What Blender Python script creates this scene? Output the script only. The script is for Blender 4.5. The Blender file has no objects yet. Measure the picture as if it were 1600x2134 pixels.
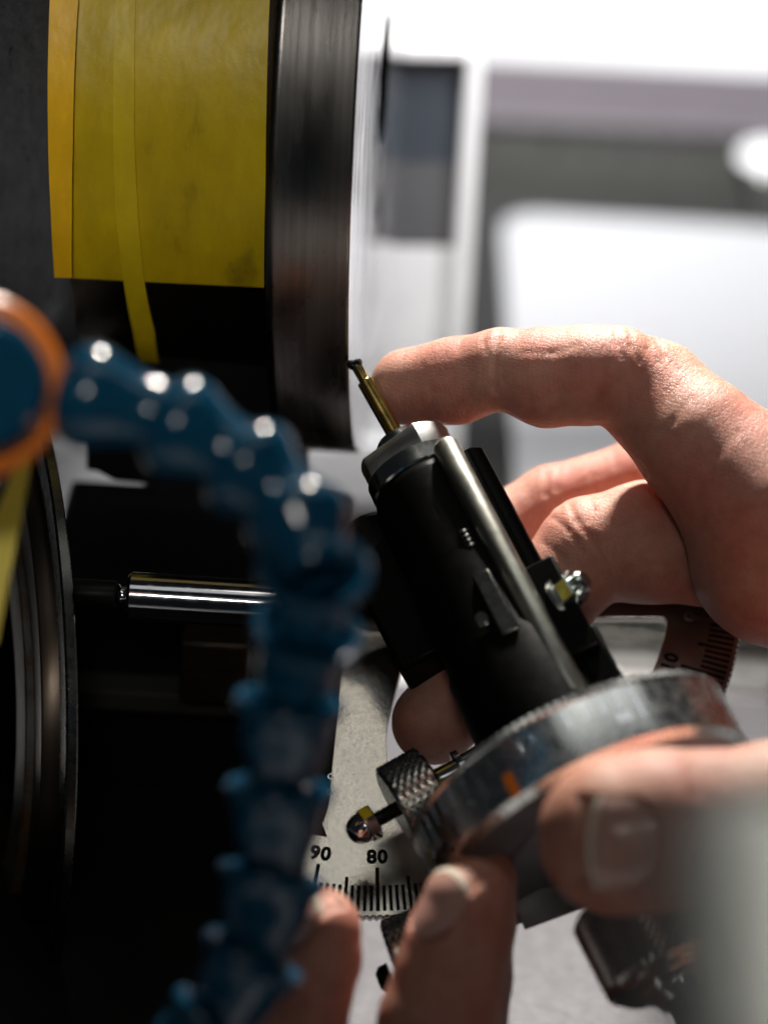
import bpy, bmesh, math, random
import numpy as np
from mathutils import Vector, Matrix
random.seed(7); rng = np.random.default_rng(7)
sc = bpy.context.scene
COL = sc.collection
MM = 0.001
R = math.radians

# ------------------------------------------------------------------ camera
# world: table top is z = 0, focus point 105 mm above it (all helper code works in mm)
D0 = 600.0                      # focus distance
K = 137.0 / 1600.0              # mm per photo pixel at the focus distance
FOC = Vector((0, 0, 105.0))
PITCH, ROLL = R(28), R(3.0)
fwd = Vector((0, math.cos(PITCH), -math.sin(PITCH)))
r0 = Vector((1, 0, 0)); u0 = Vector((0, math.sin(PITCH), math.cos(PITCH)))
RT = r0 * math.cos(ROLL) + u0 * math.sin(ROLL)
UP = u0 * math.cos(ROLL) - r0 * math.sin(ROLL)
TC = -fwd                       # towards the camera
CAM = FOC - fwd * D0
cd = bpy.data.cameras.new('camera'); cam = bpy.data.objects.new('camera', cd); COL.objects.link(cam)
cd.sensor_fit = 'HORIZONTAL'; cd.sensor_width = 24.0; cd.lens = 24.0 * D0 / 137.0
cd.clip_start = 0.01; cd.clip_end = 50
cd.dof.use_dof = True; cd.dof.focus_distance = (D0 + 6) * MM; cd.dof.aperture_fstop = 6.0; cd.dof.aperture_blades = 0
M = Matrix((RT, UP, TC)).transposed().to_4x4(); M.translation = CAM * MM
cam.matrix_world = M
sc.camera = cam
# ------------------------------------------------------------------ world + lamps
w = bpy.data.worlds.new('World'); sc.world = w; w.use_nodes = True
bg = w.node_tree.nodes['Background']; bg.inputs[0].default_value = (0.75, 0.85, 1.0, 1); bg.inputs[1].default_value = 0.010
def lamp(name, loc, target, size, power, col=(1, 1, 1), shape='DISK', spread=180, sy=None):
    l = bpy.data.lights.new(name, 'AREA'); l.shape = shape; l.size = size * MM; l.energy = power; l.color = col
    if sy: l.shape = 'RECTANGLE'; l.size_y = sy * MM
    l.spread = R(spread)
    o = bpy.data.objects.new(name, l); COL.objects.link(o)
    o.location = Vector(loc) * MM
    o.rotation_euler = (Vector(target) - Vector(loc)).to_track_quat('-Z', 'Y').to_euler()
    return o
lamp('bench_lamp', (40, 340, 440), (45, 10, 110), 45, .78, (1, .94, .86), spread=60)
lamp('bench_lamp', (-14, -62, 640), (0, 0, 90), 60, .004, (1, .91, .78), spread=50)
op = lamp('overhead_panel', (120, -30, 660), (120, -30, 0), 620, .26, (.96, 1, .99), sy=150)
op.rotation_euler = (0, 0, math.atan2(.547, .837))
lamp('panel_fill', (150, 80, 330), (-10, 199, 110), 60, .16, (1, 1, 1), spread=60)  # added fill light, only whitens the front of the framed panel
lamp('background_fill', (-250, 60, 600), (220, 760, 0), 160, 3.7, (1, 1, 1), spread=66)  # added unseen light that brightens the bench in the background
lamp('wheel_fill', (-50, -700, 675), (-62, 0, 190), 110, .034, (1, .97, .92), spread=20)  # added narrow light for the taped hub and rim, spares the hands
lamp('room_lamp', (-60, -1150, 1120), (20, 0, 100), 330, .12, (1, .97, .95))
lamp('cap_fill', (330, -420, 420), (36, -308, 212), 60, .02, (1, 1, .95), spread=24)  # added narrow light, only there to brighten the pale cap
sc.view_settings.view_transform = 'Standard'; sc.view_settings.look = 'None'
sc.view_settings.exposure = 0.0; sc.view_settings.gamma = 1.0
sc.cycles.max_bounces = 8; sc.cycles.caustics_reflective = False; sc.cycles.caustics_refractive = False
sc.cycles.use_denoising = True

# ------------------------------------------------------------------ helpers
def P(px, py, dz=0.0):
    D = D0 + dz; s = K * D / D0
    return CAM + fwd * D + RT * ((px - 800) * s) + UP * ((1067 - py) * s)
def V(x, y, z): return RT * x + UP * y + TC * z
def tag(o, label=None, cat=None, group=None, kind=None):
    if label: o['label'] = label
    if cat: o['category'] = cat
    if group: o['group'] = group
    if kind: o['kind'] = kind
    return o
LOC = {}
def empty(name, loc, label, cat, group=None):
    o = bpy.data.objects.new(name, None); COL.objects.link(o); o.empty_display_size = .01
    o.location = Vector(loc) * MM; LOC[o.name] = Vector(loc)
    return tag(o, label, cat, group)
def mesh_obj(name, verts, faces, mat, parent=None, smooth=True, uvs=None, origin=None, sharp=35, bevel=None):
    """verts are world positions in mm; parent is an Empty or a mesh made here"""
    if parent is not None: org = LOC[parent.name]
    else: org = Vector(origin) if origin is not None else Vector(verts[0])
    me = bpy.data.meshes.new(name)
    vv = np.asarray([tuple(v) for v in verts], dtype=float) if not isinstance(verts, np.ndarray) else verts
    vv = (vv - np.array(org)) * MM
    me.from_pydata(vv.tolist() if len(vv) < 50000 else vv, [], faces.tolist() if isinstance(faces, np.ndarray) else faces)
    if uvs is not None:
        ul = me.uv_layers.new(name='UVMap')
        ul.data.foreach_set('uv', np.asarray(uvs, dtype=np.float32).ravel())
    me.update()
    me.materials.append(mat)
    o = bpy.data.objects.new(name, me); COL.objects.link(o)
    if parent is not None: o.parent = parent
    else: o.location = org * MM
    LOC[o.name] = org
    if smooth:
        me.polygons.foreach_set('use_smooth', [True] * len(me.polygons))
        if sharp is not None: me.set_sharp_from_angle(angle=R(sharp))
    if bevel:
        b = o.modifiers.new('bevel', 'BEVEL'); b.width = bevel * MM; b.segments = 2; b.limit_method = 'ANGLE'
    return o
def frame(axis, ref=None):
    a = axis.normalized()
    if ref is None: ref = UP if abs(a.dot(UP)) < .9 else RT
    x = (ref - a * ref.dot(a)).normalized(); y = a.cross(x)
    return a, x, y
def lathe(name, prof, org, axis, mat, parent=None, segs=64, ref=None, closed=False, arc=None, radfn=None, sharp=35):
    """prof: (s along axis mm, radius mm); UV = (angle*R mm, running length mm)"""
    a, x, y = frame(axis, ref)
    n = len(prof); vs = []; fs = []; uv = []
    a0, a1 = (0, 2 * math.pi) if arc is None else arc
    cols = segs if arc is None else segs + 1
    run = [0]
    for i in range(1, n): run.append(run[-1] + math.hypot(prof[i][0] - prof[i-1][0], prof[i][1] - prof[i-1][1]))
    rm = max(p[1] for p in prof)
    for j in range(cols):
        t = a0 + (a1 - a0) * j / segs; c = x * math.cos(t) + y * math.sin(t)
        for i, (s, r) in enumerate(prof):
            rr = r if radfn is None else radfn(i, j, s, r)
            vs.append(org + a * s + c * rr)
    def U(j, i): return ((a0 + (a1 - a0) * j / segs) * rm * .01, run[i] * .01)
    for j in range(segs):
        j2 = (j + 1) % cols if arc is None else j + 1
        for i in range(n - 1):
            z0, z1 = prof[i][1] < 1e-6, prof[i+1][1] < 1e-6
            if z0 and z1: continue
            q = [j * n + i, j2 * n + i, j2 * n + i + 1, j * n + i + 1]
            u = [U(j, i), U(j + 1, i), U(j + 1, i + 1), U(j, i + 1)]
            if z0: q = [q[0], q[2], q[3]]; u = [u[0], u[2], u[3]]
            elif z1: q = [q[0], q[1], q[2]]; u = u[:3]
            fs.append(q); uv += u
    return mesh_obj(name, vs, fs, mat, parent, True, uv, origin=org, sharp=sharp)
def cyl(name, p0, p1, r, mat, parent=None, bev=.3, segs=48, **kw):
    L = (p1 - p0).length; b = min(bev, r * .5, L * .4)
    return lathe(name, [(0, 0), (0, r - b), (b * .3, r - b * .3), (b, r), (L - b, r), (L - b * .3, r - b * .3), (L, r - b), (L, 0)], p0, p1 - p0, mat, parent, segs, **kw)
def box(name, c, ax, ay, az, mat, parent=None, bevel=.4):
    """half-extent vectors"""
    vs = [c + ax * i + ay * j + az * k for i in (-1, 1) for j in (-1, 1) for k in (-1, 1)]
    fs = [(0, 1, 3, 2), (4, 6, 7, 5), (0, 4, 5, 1), (2, 3, 7, 6), (0, 2, 6, 4), (1, 5, 7, 3)]
    if ax.cross(ay).dot(az) < 0: fs = [f[::-1] for f in fs]
    uv = [q for f in fs for q in ((0, 0), (1, 0), (1, 1), (0, 1))]
    return mesh_obj(name, vs, fs, mat, parent, True, uv, origin=c, sharp=30, bevel=bevel)
def prism(name, org, U, W, N, poly, holes, thick, mat, parent=None, bev=.12):
    """flat plate: outline in (u,v) mm, spanned by U,W, thick mm along N (front face at org)"""
    cu = bpy.data.curves.new('c', 'CURVE'); cu.dimensions = '2D'; cu.fill_mode = 'BOTH'
    for pl in [poly] + holes:
        sp = cu.splines.new('POLY'); sp.points.add(len(pl) - 1); sp.use_cyclic_u = True
        for q, (a, b) in zip(sp.points, pl): q.co = (a, b, 0, 1)
    cu.extrude = thick / 2 - bev; cu.bevel_depth = bev; cu.bevel_resolution = 1; cu.offset = -bev
    o = bpy.data.objects.new('c', cu); COL.objects.link(o)
    dg = bpy.context.evaluated_depsgraph_get(); me = o.evaluated_get(dg).to_mesh()
    vs = [org + U * v.co.x + W * v.co.y + N * (v.co.z - thick / 2) for v in me.vertices]
    fs = [tuple(p.vertices) for p in me.polygons]
    if U.cross(W).dot(N) < 0: fs = [f[::-1] for f in fs]
    bpy.data.objects.remove(o); bpy.data.curves.remove(cu)
    return mesh_obj(name, vs, fs, mat, parent, True, None, origin=org, sharp=25)
def round_poly(pts, rad, n=6):
    out = []; m = len(pts)
    for i in range(m):
        p0, p1, p2 = Vector(pts[i-1]), Vector(pts[i]), Vector(pts[(i+1) % m])
        r = rad[i] if isinstance(rad, (list, tuple)) else rad
        if r <= 0: out.append(tuple(p1)); continue
        d0 = (p0 - p1); d2 = (p2 - p1); q = min(r, d0.length * .49, d2.length * .49)
        a = p1 + d0.normalized() * q; b = p1 + d2.normalized() * q
        for k in range(n + 1):
            t = k / n; out.append(tuple(a * (1-t)**2 + p1 * 2*t*(1-t) + b * t*t))
    return out
def text_mesh(name, s, org, U, W, N, size, mat, parent, off=.0, ext=.05):
    cu = bpy.data.curves.new('t', 'FONT'); cu.body = s; cu.size = size; cu.align_x = 'CENTER'; cu.align_y = 'CENTER'
    cu.extrude = ext; cu.offset = off; cu.resolution_u = 3; cu.space_character = 1.08
    o = bpy.data.objects.new('t', cu); COL.objects.link(o)
    dg = bpy.context.evaluated_depsgraph_get(); me = o.evaluated_get(dg).to_mesh()
    vs = [org + U * v.co.x + W * v.co.y + N * v.co.z for v in me.vertices]
    fs = [tuple(p.vertices) for p in me.polygons]
    bpy.data.objects.remove(o); bpy.data.curves.remove(cu)
    return mesh_obj(name, vs, fs, mat, parent, False)
def knurl(name, org, axis, r, L, mat, parent, na=56, nl=9, amp=.28, bev=.9):
    """diamond-knurled cylinder: real pyramids"""
    a, x, y = frame(axis); vs = []; fs = []
    rows = 2 * nl + 1
    ring = [(0, 0, 0), (0, r - bev - .2, 0), (bev * .4, r - bev * .35, 0)]
    for i in range(rows): ring.append((bev + (L - 2 * bev) * i / (rows - 1), r, 1))
    ring += [(L - bev * .4, r - bev * .35, 0), (L, r - bev - .2, 0), (L, 0, 0)]
    C = 2 * na; n = len(ring)
    for j in range(C):
        t = 2 * math.pi * j / C; c = x * math.cos(t) + y * math.sin(t)
        for i, (s, rr, k) in enumerate(ring):
            d = (amp if (i % 2 == 0 and j % 2 == 0) or (i % 2 == 1 and j % 2 == 1) else -amp * .55) if k else 0
            vs.append(org + a * s + c * (rr + d))
    for j in range(C):
        j2 = (j + 1) % C
        for i in range(n - 1):
            q = [j * n + i, j2 * n + i, j2 * n + i + 1, j * n + i + 1]
            if ring[i][1] == 0: q = [q[0], q[2], q[3]]
            elif ring[i+1][1] == 0: q = q[:3]
            elif ring[i][2] and ring[i+1][2]:
                if (i + j) % 2 == 0: fs.append((q[0], q[1], q[3])); q = [q[1], q[2], q[3]]
                else: fs.append((q[0], q[1], q[2])); q = [q[0], q[2], q[3]]
            fs.append(tuple(q))
    return mesh_obj(name, vs, fs, mat, parent, True, None, origin=org, sharp=14)
def hexprism(name, p0, p1, r, mat, parent, bev=.3):
    L = (p1 - p0).length
    return lathe(name, [(0, 0), (0, r - bev), (bev, r), (L - bev, r), (L, r - bev), (L, 0)], p0, p1 - p0, mat, parent, 6, sharp=20)

# ------------------------------------------------------------------ materials
def newmat(name):
    m = bpy.data.materials.new(name); m.use_nodes = True
    nt = m.node_tree; b = nt.nodes['Principled BSDF']; return m, nt, b
def nd(nt, t, **kw):
    n = nt.nodes.new(t)
    for k, v in kw.items():
        if k.startswith('i_'): n.inputs[k[2:].replace('_', ' ')].default_value = v
        else: setattr(n, k, v)
    return n
def ramp(nt, fac, stops):
    r = nt.nodes.new('ShaderNodeValToRGB'); e = r.color_ramp.elements
    while len(e) < len(stops): e.new(.5)
    for q, (p, c) in zip(e, stops): q.position = p; q.color = (*c, 1) if len(c) == 3 else c
    nt.links.new(fac, r.inputs[0]); return r.outputs[0]
def coords(nt, kind='Object', scale=(1, 1, 1)):
    tc = nt.nodes.new('ShaderNodeTexCoord'); mp = nt.nodes.new('ShaderNodeMapping')
    mp.inputs['Scale'].default_value = scale; nt.links.new(tc.outputs[kind], mp.inputs[0]); return mp.outputs[0]
def noise(nt, vec, scale, detail=4, rough=.55):
    n = nd(nt, 'ShaderNodeTexNoise'); n.inputs['Scale'].default_value = scale; n.inputs['Detail'].default_value = detail
    n.inputs['Roughness'].default_value = rough; nt.links.new(vec, n.inputs['Vector']); return n.outputs[0]
def bump(nt, b, h, strength, dist, prev=None):
    n = nd(nt, 'ShaderNodeBump'); n.inputs['Strength'].default_value = strength; n.inputs['Distance'].default_value = dist
    nt.links.new(h, n.inputs['Height'])
    if prev is not None: nt.links.new(prev, n.inputs['Normal'])
    nt.links.new(n.outputs[0], b.inputs['Normal']); return n.outputs[0]
def basic(name, col, rough=.4, metal=0., var=.06, bstr=.06, nscale=4000, spec=.5, coat=0, rvar=.05):
    m, nt, b = newmat(name)
    v = coords(nt)
    n1 = noise(nt, v, 140, 6, .65); n2 = noise(nt, v, nscale, 4); n3 = noise(nt, v, 420, 5, .6)
    lo = [c * (1 - var * 1.6) for c in col]; hi = [min(1, c * (1 + var)) for c in col]
    nt.links.new(ramp(nt, n1, [(.3, lo), (.7, hi)]), b.inputs['Base Color'])
    r = ramp(nt, n3, [(.3, (max(.02, rough - rvar),) * 3), (.7, (min(1, rough + rvar),) * 3)])
    nt.links.new(r, b.inputs['Roughness'])
    b.inputs['Metallic'].default_value = metal; b.inputs['Specular IOR Level'].default_value = spec
    b.inputs['Coat Weight'].default_value = coat
    if bstr: bump(nt, b, n2, bstr, .00005)
    return m
def turned(name, col, rough, lines=900, bstr=.25, aniso=.5, var=.25, low=None):
    """lathe-turned metal: fine rings that run round the axis (UV v = length)"""
    m, nt, b = newmat(name)
    v = coords(nt, 'UV', (.15, lines * .05, 1)); n1 = noise(nt, v, 1.0, 6, .7)
    v2 = coords(nt, 'UV', (.9, 4, 1)); n2 = noise(nt, v2, 3.0, 4)
    lo = [c * (1 - var) for c in col]; hi = [min(1, c * (1 + var)) for c in col]
    nt.links.new(ramp(nt, n1, [(.3, lo), (.7, hi)]), b.inputs['Base Color'])
    nt.links.new(ramp(nt, n2, [(.3, (max(.03, rough - .08),) * 3), (.7, (rough + .1,) * 3)]), b.inputs['Roughness'])
    b.inputs['Metallic'].default_value = 1; b.inputs['Anisotropic'].default_value = aniso
    bump(nt, b, n1, bstr, .0001)
    return m
m_rim = turned('turned_dark_steel', (.16, .15, .14), .27, 1600, .30, 0)
m_rim.node_tree.nodes['Principled BSDF'].inputs['Specular Tint'].default_value = (.12, .12, .12, 1)
m_face = turned('lapped_mirror_steel', (.82, .82, .84), .05, 500, .015, 0, .03)
m_hub = turned('brown_steel', (.075, .058, .046), .38, 200, .12, .3)
m_chrome = basic('chrome', (.80, .80, .82), .07, 1, .03, 0, rvar=.03)
m_rod = basic('rod_steel', (.40, .40, .42), .11, 1, .06, .03, rvar=.05)
m_steel = basic('bright_steel', (.66, .67, .65), .17, 1, .06, .05, rvar=.03)
m_satin = basic('satin_steel', (.40, .40, .40), .33, 1, .08, .10)
m_nutsteel = basic('ground_steel', (.62, .62, .60), .36, 1, .06, .08)
m_dial = basic('dial_steel', (.80, .81, .79), .27, 1, .05, .05, rvar=.07)
m_matte = basic('matte_grey_steel', (.30, .30, .31), .50, .6, .06, .10)
m_knurl = basic('knurled_steel', (.58, .57, .54), .22, 1, .08, 0)
m_black = basic('black_oxide', (.003, .003, .0027), .36, 0, .2, .10, spec=.06)
m_hole_shade = basic('hole_shade', (.003, .003, .003), .9, 0, .1, 0, spec=0)  # darkness inside holes put into the colour, no shine
m_gun = basic('gunmetal', (.10, .10, .092), .28, 1, .08, .08)
m_guide = basic('grey_rod_steel', (.34, .34, .30), .36, 1, .08, .12)
m_brass = basic('brass', (.62, .43, .13), .20, 1, .06, .05)
m_blackpaint = basic('black_paint', (.004, .004, .004), .42, 0, .2, .1, spec=.15)
m_ink, nt_, b_ = newmat('black_engraving')
nt_.links.new(ramp(nt_, noise(nt_, coords(nt_), 2600, 5, .7), [(.55, (.004, .004, .004)), (.72, (.10, .095, .085))]), b_.inputs['Base Color'])
b_.inputs['Roughness'].default_value = .55; b_.inputs['Specular IOR Level'].default_value = .15
m_blue = basic('blue_plastic', (.005, .058, .115), .12, 0, .10, .02, spec=.55)
m_orange = basic('orange_plastic', (.90, .22, .015), .35, 0, .06, .05)
m_white = basic('white_paint', (.84, .84, .85), .45, 0, .03, .05)
m_slate = basic('slate_panel', (.045, .055, .07), .5, 0, .05, 0)
m_greyp = basic('grey_panel', (.10, .10, .105), .5, 0, .05, 0)
m_rail = basic('grey_rail', (.13, .115, .127), .5, .0, .1, .1)
m_raild = basic('dark_rail', (.055, .055, .05), .5, .0, .1, .1)
m_mat = basic('grey_mat', (.03, .03, .03), .7, 0, .1, .1)
m_shade = basic('lavender_shade', (.125, .122, .142), .6, 0, .05, .15)  # bench shade put into the colour of an added pad
m_sheet = basic('white_sheet', (.52, .52, .54), .6, 0, .03, .05)
m_barry = basic('dark_slide', (.02, .02, .018), .6, .0, .1, .1, spec=.1)
m_cap = basic('pale_plastic', (.86, .85, .78), .4, 0, .06, .05)
m_strap = basic('yellow_strap', (.95, .74, .09), .5, 0, .06, .1)
m_stone = basic('black_stone', (.008, .008, .009), .08, 0, .1, 0, spec=.7)
m_nut = basic('zinc_bolt', (.66, .74, .72), .17, 1, .06, .03)

def mk_table():
    m, nt, b = newmat('white_bench'); v = coords(nt)
    n = noise(nt, v, 60, 6); n2 = noise(nt, v, 900, 3)
    nt.links.new(ramp(nt, n, [(.3, (.68, .677, .69)), (.7, (.74, .735, .75))]), b.inputs['Base Color'])
    b.inputs['Roughness'].default_value = .45; bump(nt, b, n2, .12, .0002); return m
m_table = mk_table()
def mk_plate():
    m, nt, b = newmat('scratched_steel_plate'); v = coords(nt)
    n = noise(nt, v, 900, 5, .7); big = noise(nt, v, 60, 4)
    sv = coords(nt, 'Object', (900, 60, 60)); s1 = noise(nt, sv, 3.0, 4, .7)
    nt.links.new(ramp(nt, big, [(.3, (.40, .375, .335)), (.7, (.52, .49, .44))]), b.inputs['Base Color'])
    b.inputs['Metallic'].default_value = 1
    nt.links.new(ramp(nt, big, [(.3, (.17,) * 3), (.7, (.27,) * 3)]), b.inputs['Roughness'])
    p = bump(nt, b, n, .55, .00012); bump(nt, b, s1, .15, .0001, p); return m
m_plate = mk_plate()
def mk_tape(name, col, dark, trans):
    m, nt, b = newmat(name); v = coords(nt)
    n = noise(nt, v, 45, 6, .6); n2 = noise(nt, coords(nt, 'Object', (1, 1, .25)), 120, 5, .65); f = noise(nt, v, 1500, 3)
    mx = nd(nt, 'ShaderNodeMath', operation='MULTIPLY'); nt.links.new(n, mx.inputs[0]); nt.links.new(n2, mx.inputs[1])
    c = ramp(nt, mx.outputs[0], [(.07, dark), (.17, [x * .72 for x in col]), (.40, col)])
    nt.links.new(c, b.inputs['Base Color'])
    b.inputs['Roughness'].default_value = .42; b.inputs['Specular IOR Level'].default_value = .35
    wr = noise(nt, coords(nt, 'Object', (1, 1, .5)), 55, 4, .5); p = bump(nt, b, wr, .45, .003); bump(nt, b, f, .15, .0002, p)
    if trans:
        t = nd(nt, 'ShaderNodeBsdfTranslucent'); nt.links.new(c, t.inputs[0])
        ms = nd(nt, 'ShaderNodeMixShader'); ms.inputs[0].default_value = trans
        nt.links.new(b.outputs[0], ms.inputs[1]); nt.links.new(t.outputs[0], ms.inputs[2])
        nt.links.new(ms.outputs[0], nt.nodes['Material Output'].inputs[0])
    return m
m_tape = mk_tape('yellow_tape', (.60, .425, .003), (.17, .115, .003), 0)
m_strip = mk_tape('yellow_strip', (.68, .50, .008), (.3, .22, .01), 0)
m_flap = mk_tape('orange_tape_flap', (1.0, .56, .008), (.85, .44, .008), 0)
def mk_housing():
    m, nt, b = newmat('pitted_grey_housing'); v = coords(nt)
    n = noise(nt, coords(nt, 'Object', (1, 1, .35)), 500, 6, .7); big = noise(nt, v, 50, 4)
    nt.links.new(ramp(nt, n, [(.28, (.012, .012, .012)), (.40, (.10, .105, .115)), (.7, (.155, .16, .175))]), b.inputs['Base Color'])
    b.inputs['Metallic'].default_value = .85; b.inputs['Roughness'].default_value = .26
    bump(nt, b, n, .3, .0003); return m
m_housing = mk_housing()
def mk_rust():
    m, nt, b = newmat('rusty_steel'); v = coords(nt)
    n = noise(nt, v, 130, 7, .7); l = noise(nt, coords(nt, 'Object', (300, 300, 25)), 3, 4)
    c = ramp(nt, n, [(.46, (.10, .10, .095)), (.55, (.07, .035, .012)), (.66, (.03, .012, .004))])
    nt.links.new(c, b.inputs['Base Color'])
    nt.links.new(ramp(nt, n, [(.48, (.5,) * 3), (.56, (0,) * 3)]), b.inputs['Metallic'])
    b.inputs['Roughness'].default_value = .5; bump(nt, b, l, .2, .0003); return m
m_rust = mk_rust()
def mk_skin(name, base, red):
    m, nt, b = newmat(name); v = coords(nt)
    big = noise(nt, v, 70, 4); mid = noise(nt, v, 400, 5)
    c1 = ramp(nt, big, [(.35, base), (.68, red)])
    mixn = nd(nt, 'ShaderNodeMix', data_type='RGBA', blend_type='MULTIPLY'); mixn.inputs[0].default_value = .75
    nt.links.new(c1, mixn.inputs[6]); nt.links.new(ramp(nt, mid, [(.3, (.78, .70, .66)), (.6, (1, 1, 1))]), mixn.inputs[7])
    nt.links.new(mixn.outputs[2], b.inputs['Base Color'])
    b.inputs['Subsurface Weight'].default_value = .55; b.inputs['Subsurface Radius'].default_value = (1, .32, .16)
    b.inputs['Subsurface Scale'].default_value = .0022
    b.inputs['Specular IOR Level'].default_value = .42
    nt.links.new(ramp(nt, mid, [(.3, (.42,) * 3), (.7, (.60,) * 3)]), b.inputs['Roughness'])
    # fine skin lines: two crossed families of furrows, plus pores
    vo = nd(nt, 'ShaderNodeTexVoronoi', feature='DISTANCE_TO_EDGE'); vo.inputs['Scale'].default_value = 1500
    dv = coords(nt, 'Object', (1, 1, 1)); ad = nd(nt, 'ShaderNodeVectorMath', operation='ADD')
    nz = nd(nt, 'ShaderNodeTexNoise'); nz.inputs['Scale'].default_value = 300; nt.links.new(dv, nz.inputs['Vector'])
    sc_ = nd(nt, 'ShaderNodeVectorMath', operation='SCALE'); sc_.inputs['Scale'].default_value = .0012
    nt.links.new(nz.outputs[1], sc_.inputs[0]); nt.links.new(dv, ad.inputs[0]); nt.links.new(sc_.outputs[0], ad.inputs[1])
    nt.links.new(ad.outputs[0], vo.inputs['Vector'])
    fl = ramp(nt, vo.outputs['Distance'], [(.0, (0,) * 3), (.10, (1,) * 3)])
    p = bump(nt, b, fl, .35, .00012)
    for ax_n, rot, sc2_, st in (('X', (0, .3, .5), 330, .16), ('X', (.2, 1.3, -.4), 410, .13)):
        wv = nd(nt, 'ShaderNodeTexWave', bands_direction=ax_n); wv.inputs['Scale'].default_value = sc2_; wv.inputs['Distortion'].default_value = 7
        wv.inputs['Detail'].default_value = 3; wv.inputs['Detail Scale'].default_value = 1.2
        mp = nt.nodes.new('ShaderNodeMapping'); mp.inputs['Rotation'].default_value = rot
        nt.links.new(dv, mp.inputs[0]); nt.links.new(mp.outputs[0], wv.inputs['Vector'])
        p = bump(nt, b, ramp(nt, wv.outputs[1], [(.0, (0,) * 3), (.35, (1,) * 3)]), st, .00016, p)
    wr = noise(nt, coords(nt, 'Object', (1.0, .5, .5)), 420, 6, .7)
    bump(nt, b, wr, .40, .0005, p)
    return m
m_skin = mk_skin('skin_upper_hand', (.57, .305, .225), (.54, .205, .15))
m_skin2 = mk_skin('skin_lower_hand', (.56, .30, .21), (.53, .21, .155))
def mk_nail():
    m, nt, b = newmat('fingernail'); v = coords(nt)
    n = noise(nt, v, 150, 3)
    nt.links.new(ramp(nt, n, [(.3, (.56, .31, .25)), (.7, (.62, .37, .31))]), b.inputs['Base Color'])
    b.inputs['Subsurface Weight'].default_value = .4; b.inputs['Subsurface Scale'].default_value = .001
    b.inputs['Subsurface Radius'].default_value = (1, .4, .25)
    b.inputs['Roughness'].default_value = .2; return m
m_nail = mk_nail()
m_nailtip = basic('nail_edge', (.80, .70, .56), .35, 0, .05, 0)

# ------------------------------------------------------------------ the setting: bench
tb = 1600
bench = mesh_obj('bench_top', [Vector((-tb, -430, 0)), Vector((tb, -430, 0)), Vector((tb, 2600, 0)), Vector((-tb, 2600, 0)),
                               Vector((-tb, -430, -40)), Vector((tb, -430, -40)), Vector((tb, 2600, -40)), Vector((-tb, 2600, -40))],
                 [(0, 1, 2, 3), (4, 7, 6, 5), (0, 4, 5, 1), (1, 5, 6, 2), (2, 6, 7, 3), (3, 7, 4, 0)], m_table, smooth=False, origin=(0, 0, 0))
tag(bench, 'white work bench top under the grinding machine', 'bench', kind='structure')
def ground(px, py, z=0.0):
    """where the view ray through a photo pixel meets height z"""
    d = P(px, py, 0) - CAM; t = (z - CAM.z) / d.z; return CAM + d * t

# ------------------------------------------------------------------ background things on the bench
# long grey rail
ra = ground(1000, 425); rb = ground(1600, 455); rd = (rb - ra).normalized(); rn = Vector((-rd.y, rd.x, 0))
h1 = 26.0
rail = empty('scale_rail', ra, 'long grey rail lying on the white bench behind the hand', 'rail')
cR = ra + rd * 160 + rn * 16 + Vector((0, 0, h1 / 2))
box('rail_body', cR, rd * 320, rn * 16, Vector((0, 0, h1 / 2)), m_raild, rail, 1.5)
box('rail_top', cR + Vector((0, 0, h1 / 2 + 1.5)) + rn * 6, rd * 320, rn * 24, Vector((0, 0, 1.5)), m_rail, rail, .8)
for i in range(26):
    c = ra + rd * (20 + i * 11) - rn * .3 + Vector((0, 0, h1 * .80))
    box('scale_mark', c, rd * .8, rn * .4, Vector((0, 0, 2.5 if i % 5 == 0 else 1.5)), m_ink, rail, 0)
g1x = ground(640, 1640).x + .5
ma = ground(900, 428); mb = ground(1900, 1290)
mat_ = mesh_obj('grey_mat', [Vector((x, y, z)) for z in (.2, 2.0) for (x, y) in ((-40, mb.y), (330, mb.y), (330, ma.y + 8), (-40, ma.y + 8))],
                [(0, 3, 2, 1), (4, 5, 6, 7), (0, 1, 5, 4), (1, 2, 6, 5), (2, 3, 7, 6), (3, 0, 4, 7)], m_mat, None, False, origin=(100, mb.y, 0))
tag(mat_, 'dark grey mat lying on the bench in front of the grey rail', 'mat')
s0 = ground(1046, 440, 4); s1 = ground(1085, 1265, 4)
shp = round_poly([(s1.x, s1.y), (320, s1.y), (320, s0.y - 6), (s0.x, s0.y)], [8, 8, 8, 14])
sheet = prism('white_sheet', Vector((0, 0, 4.2)), Vector((1, 0, 0)), Vector((0, 1, 0)), Vector((0, 0, 1)), shp, [], 2.1, m_sheet, None, .2)
tag(sheet, 'white sheet with rounded corners lying on the dark grey mat', 'sheet')
pa = ground(1300, 1470)  # added pad below: darkens the near bench and cuts its bounce light
pad = mesh_obj('shade_pad', [Vector((x, y, z)) for z in (.2, 3.0) for (x, y) in ((g1x, -180), (230, -180), (230, pa.y), (g1x, pa.y))],
               [(0, 3, 2, 1), (4, 5, 6, 7), (0, 1, 5, 4), (1, 2, 6, 5), (2, 3, 7, 6), (3, 0, 4, 7)], m_shade, None, False, origin=(60, -180, 0))
tag(pad, 'added lavender grey pad for the shaded bench under the tilted holder', 'pad')
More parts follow.
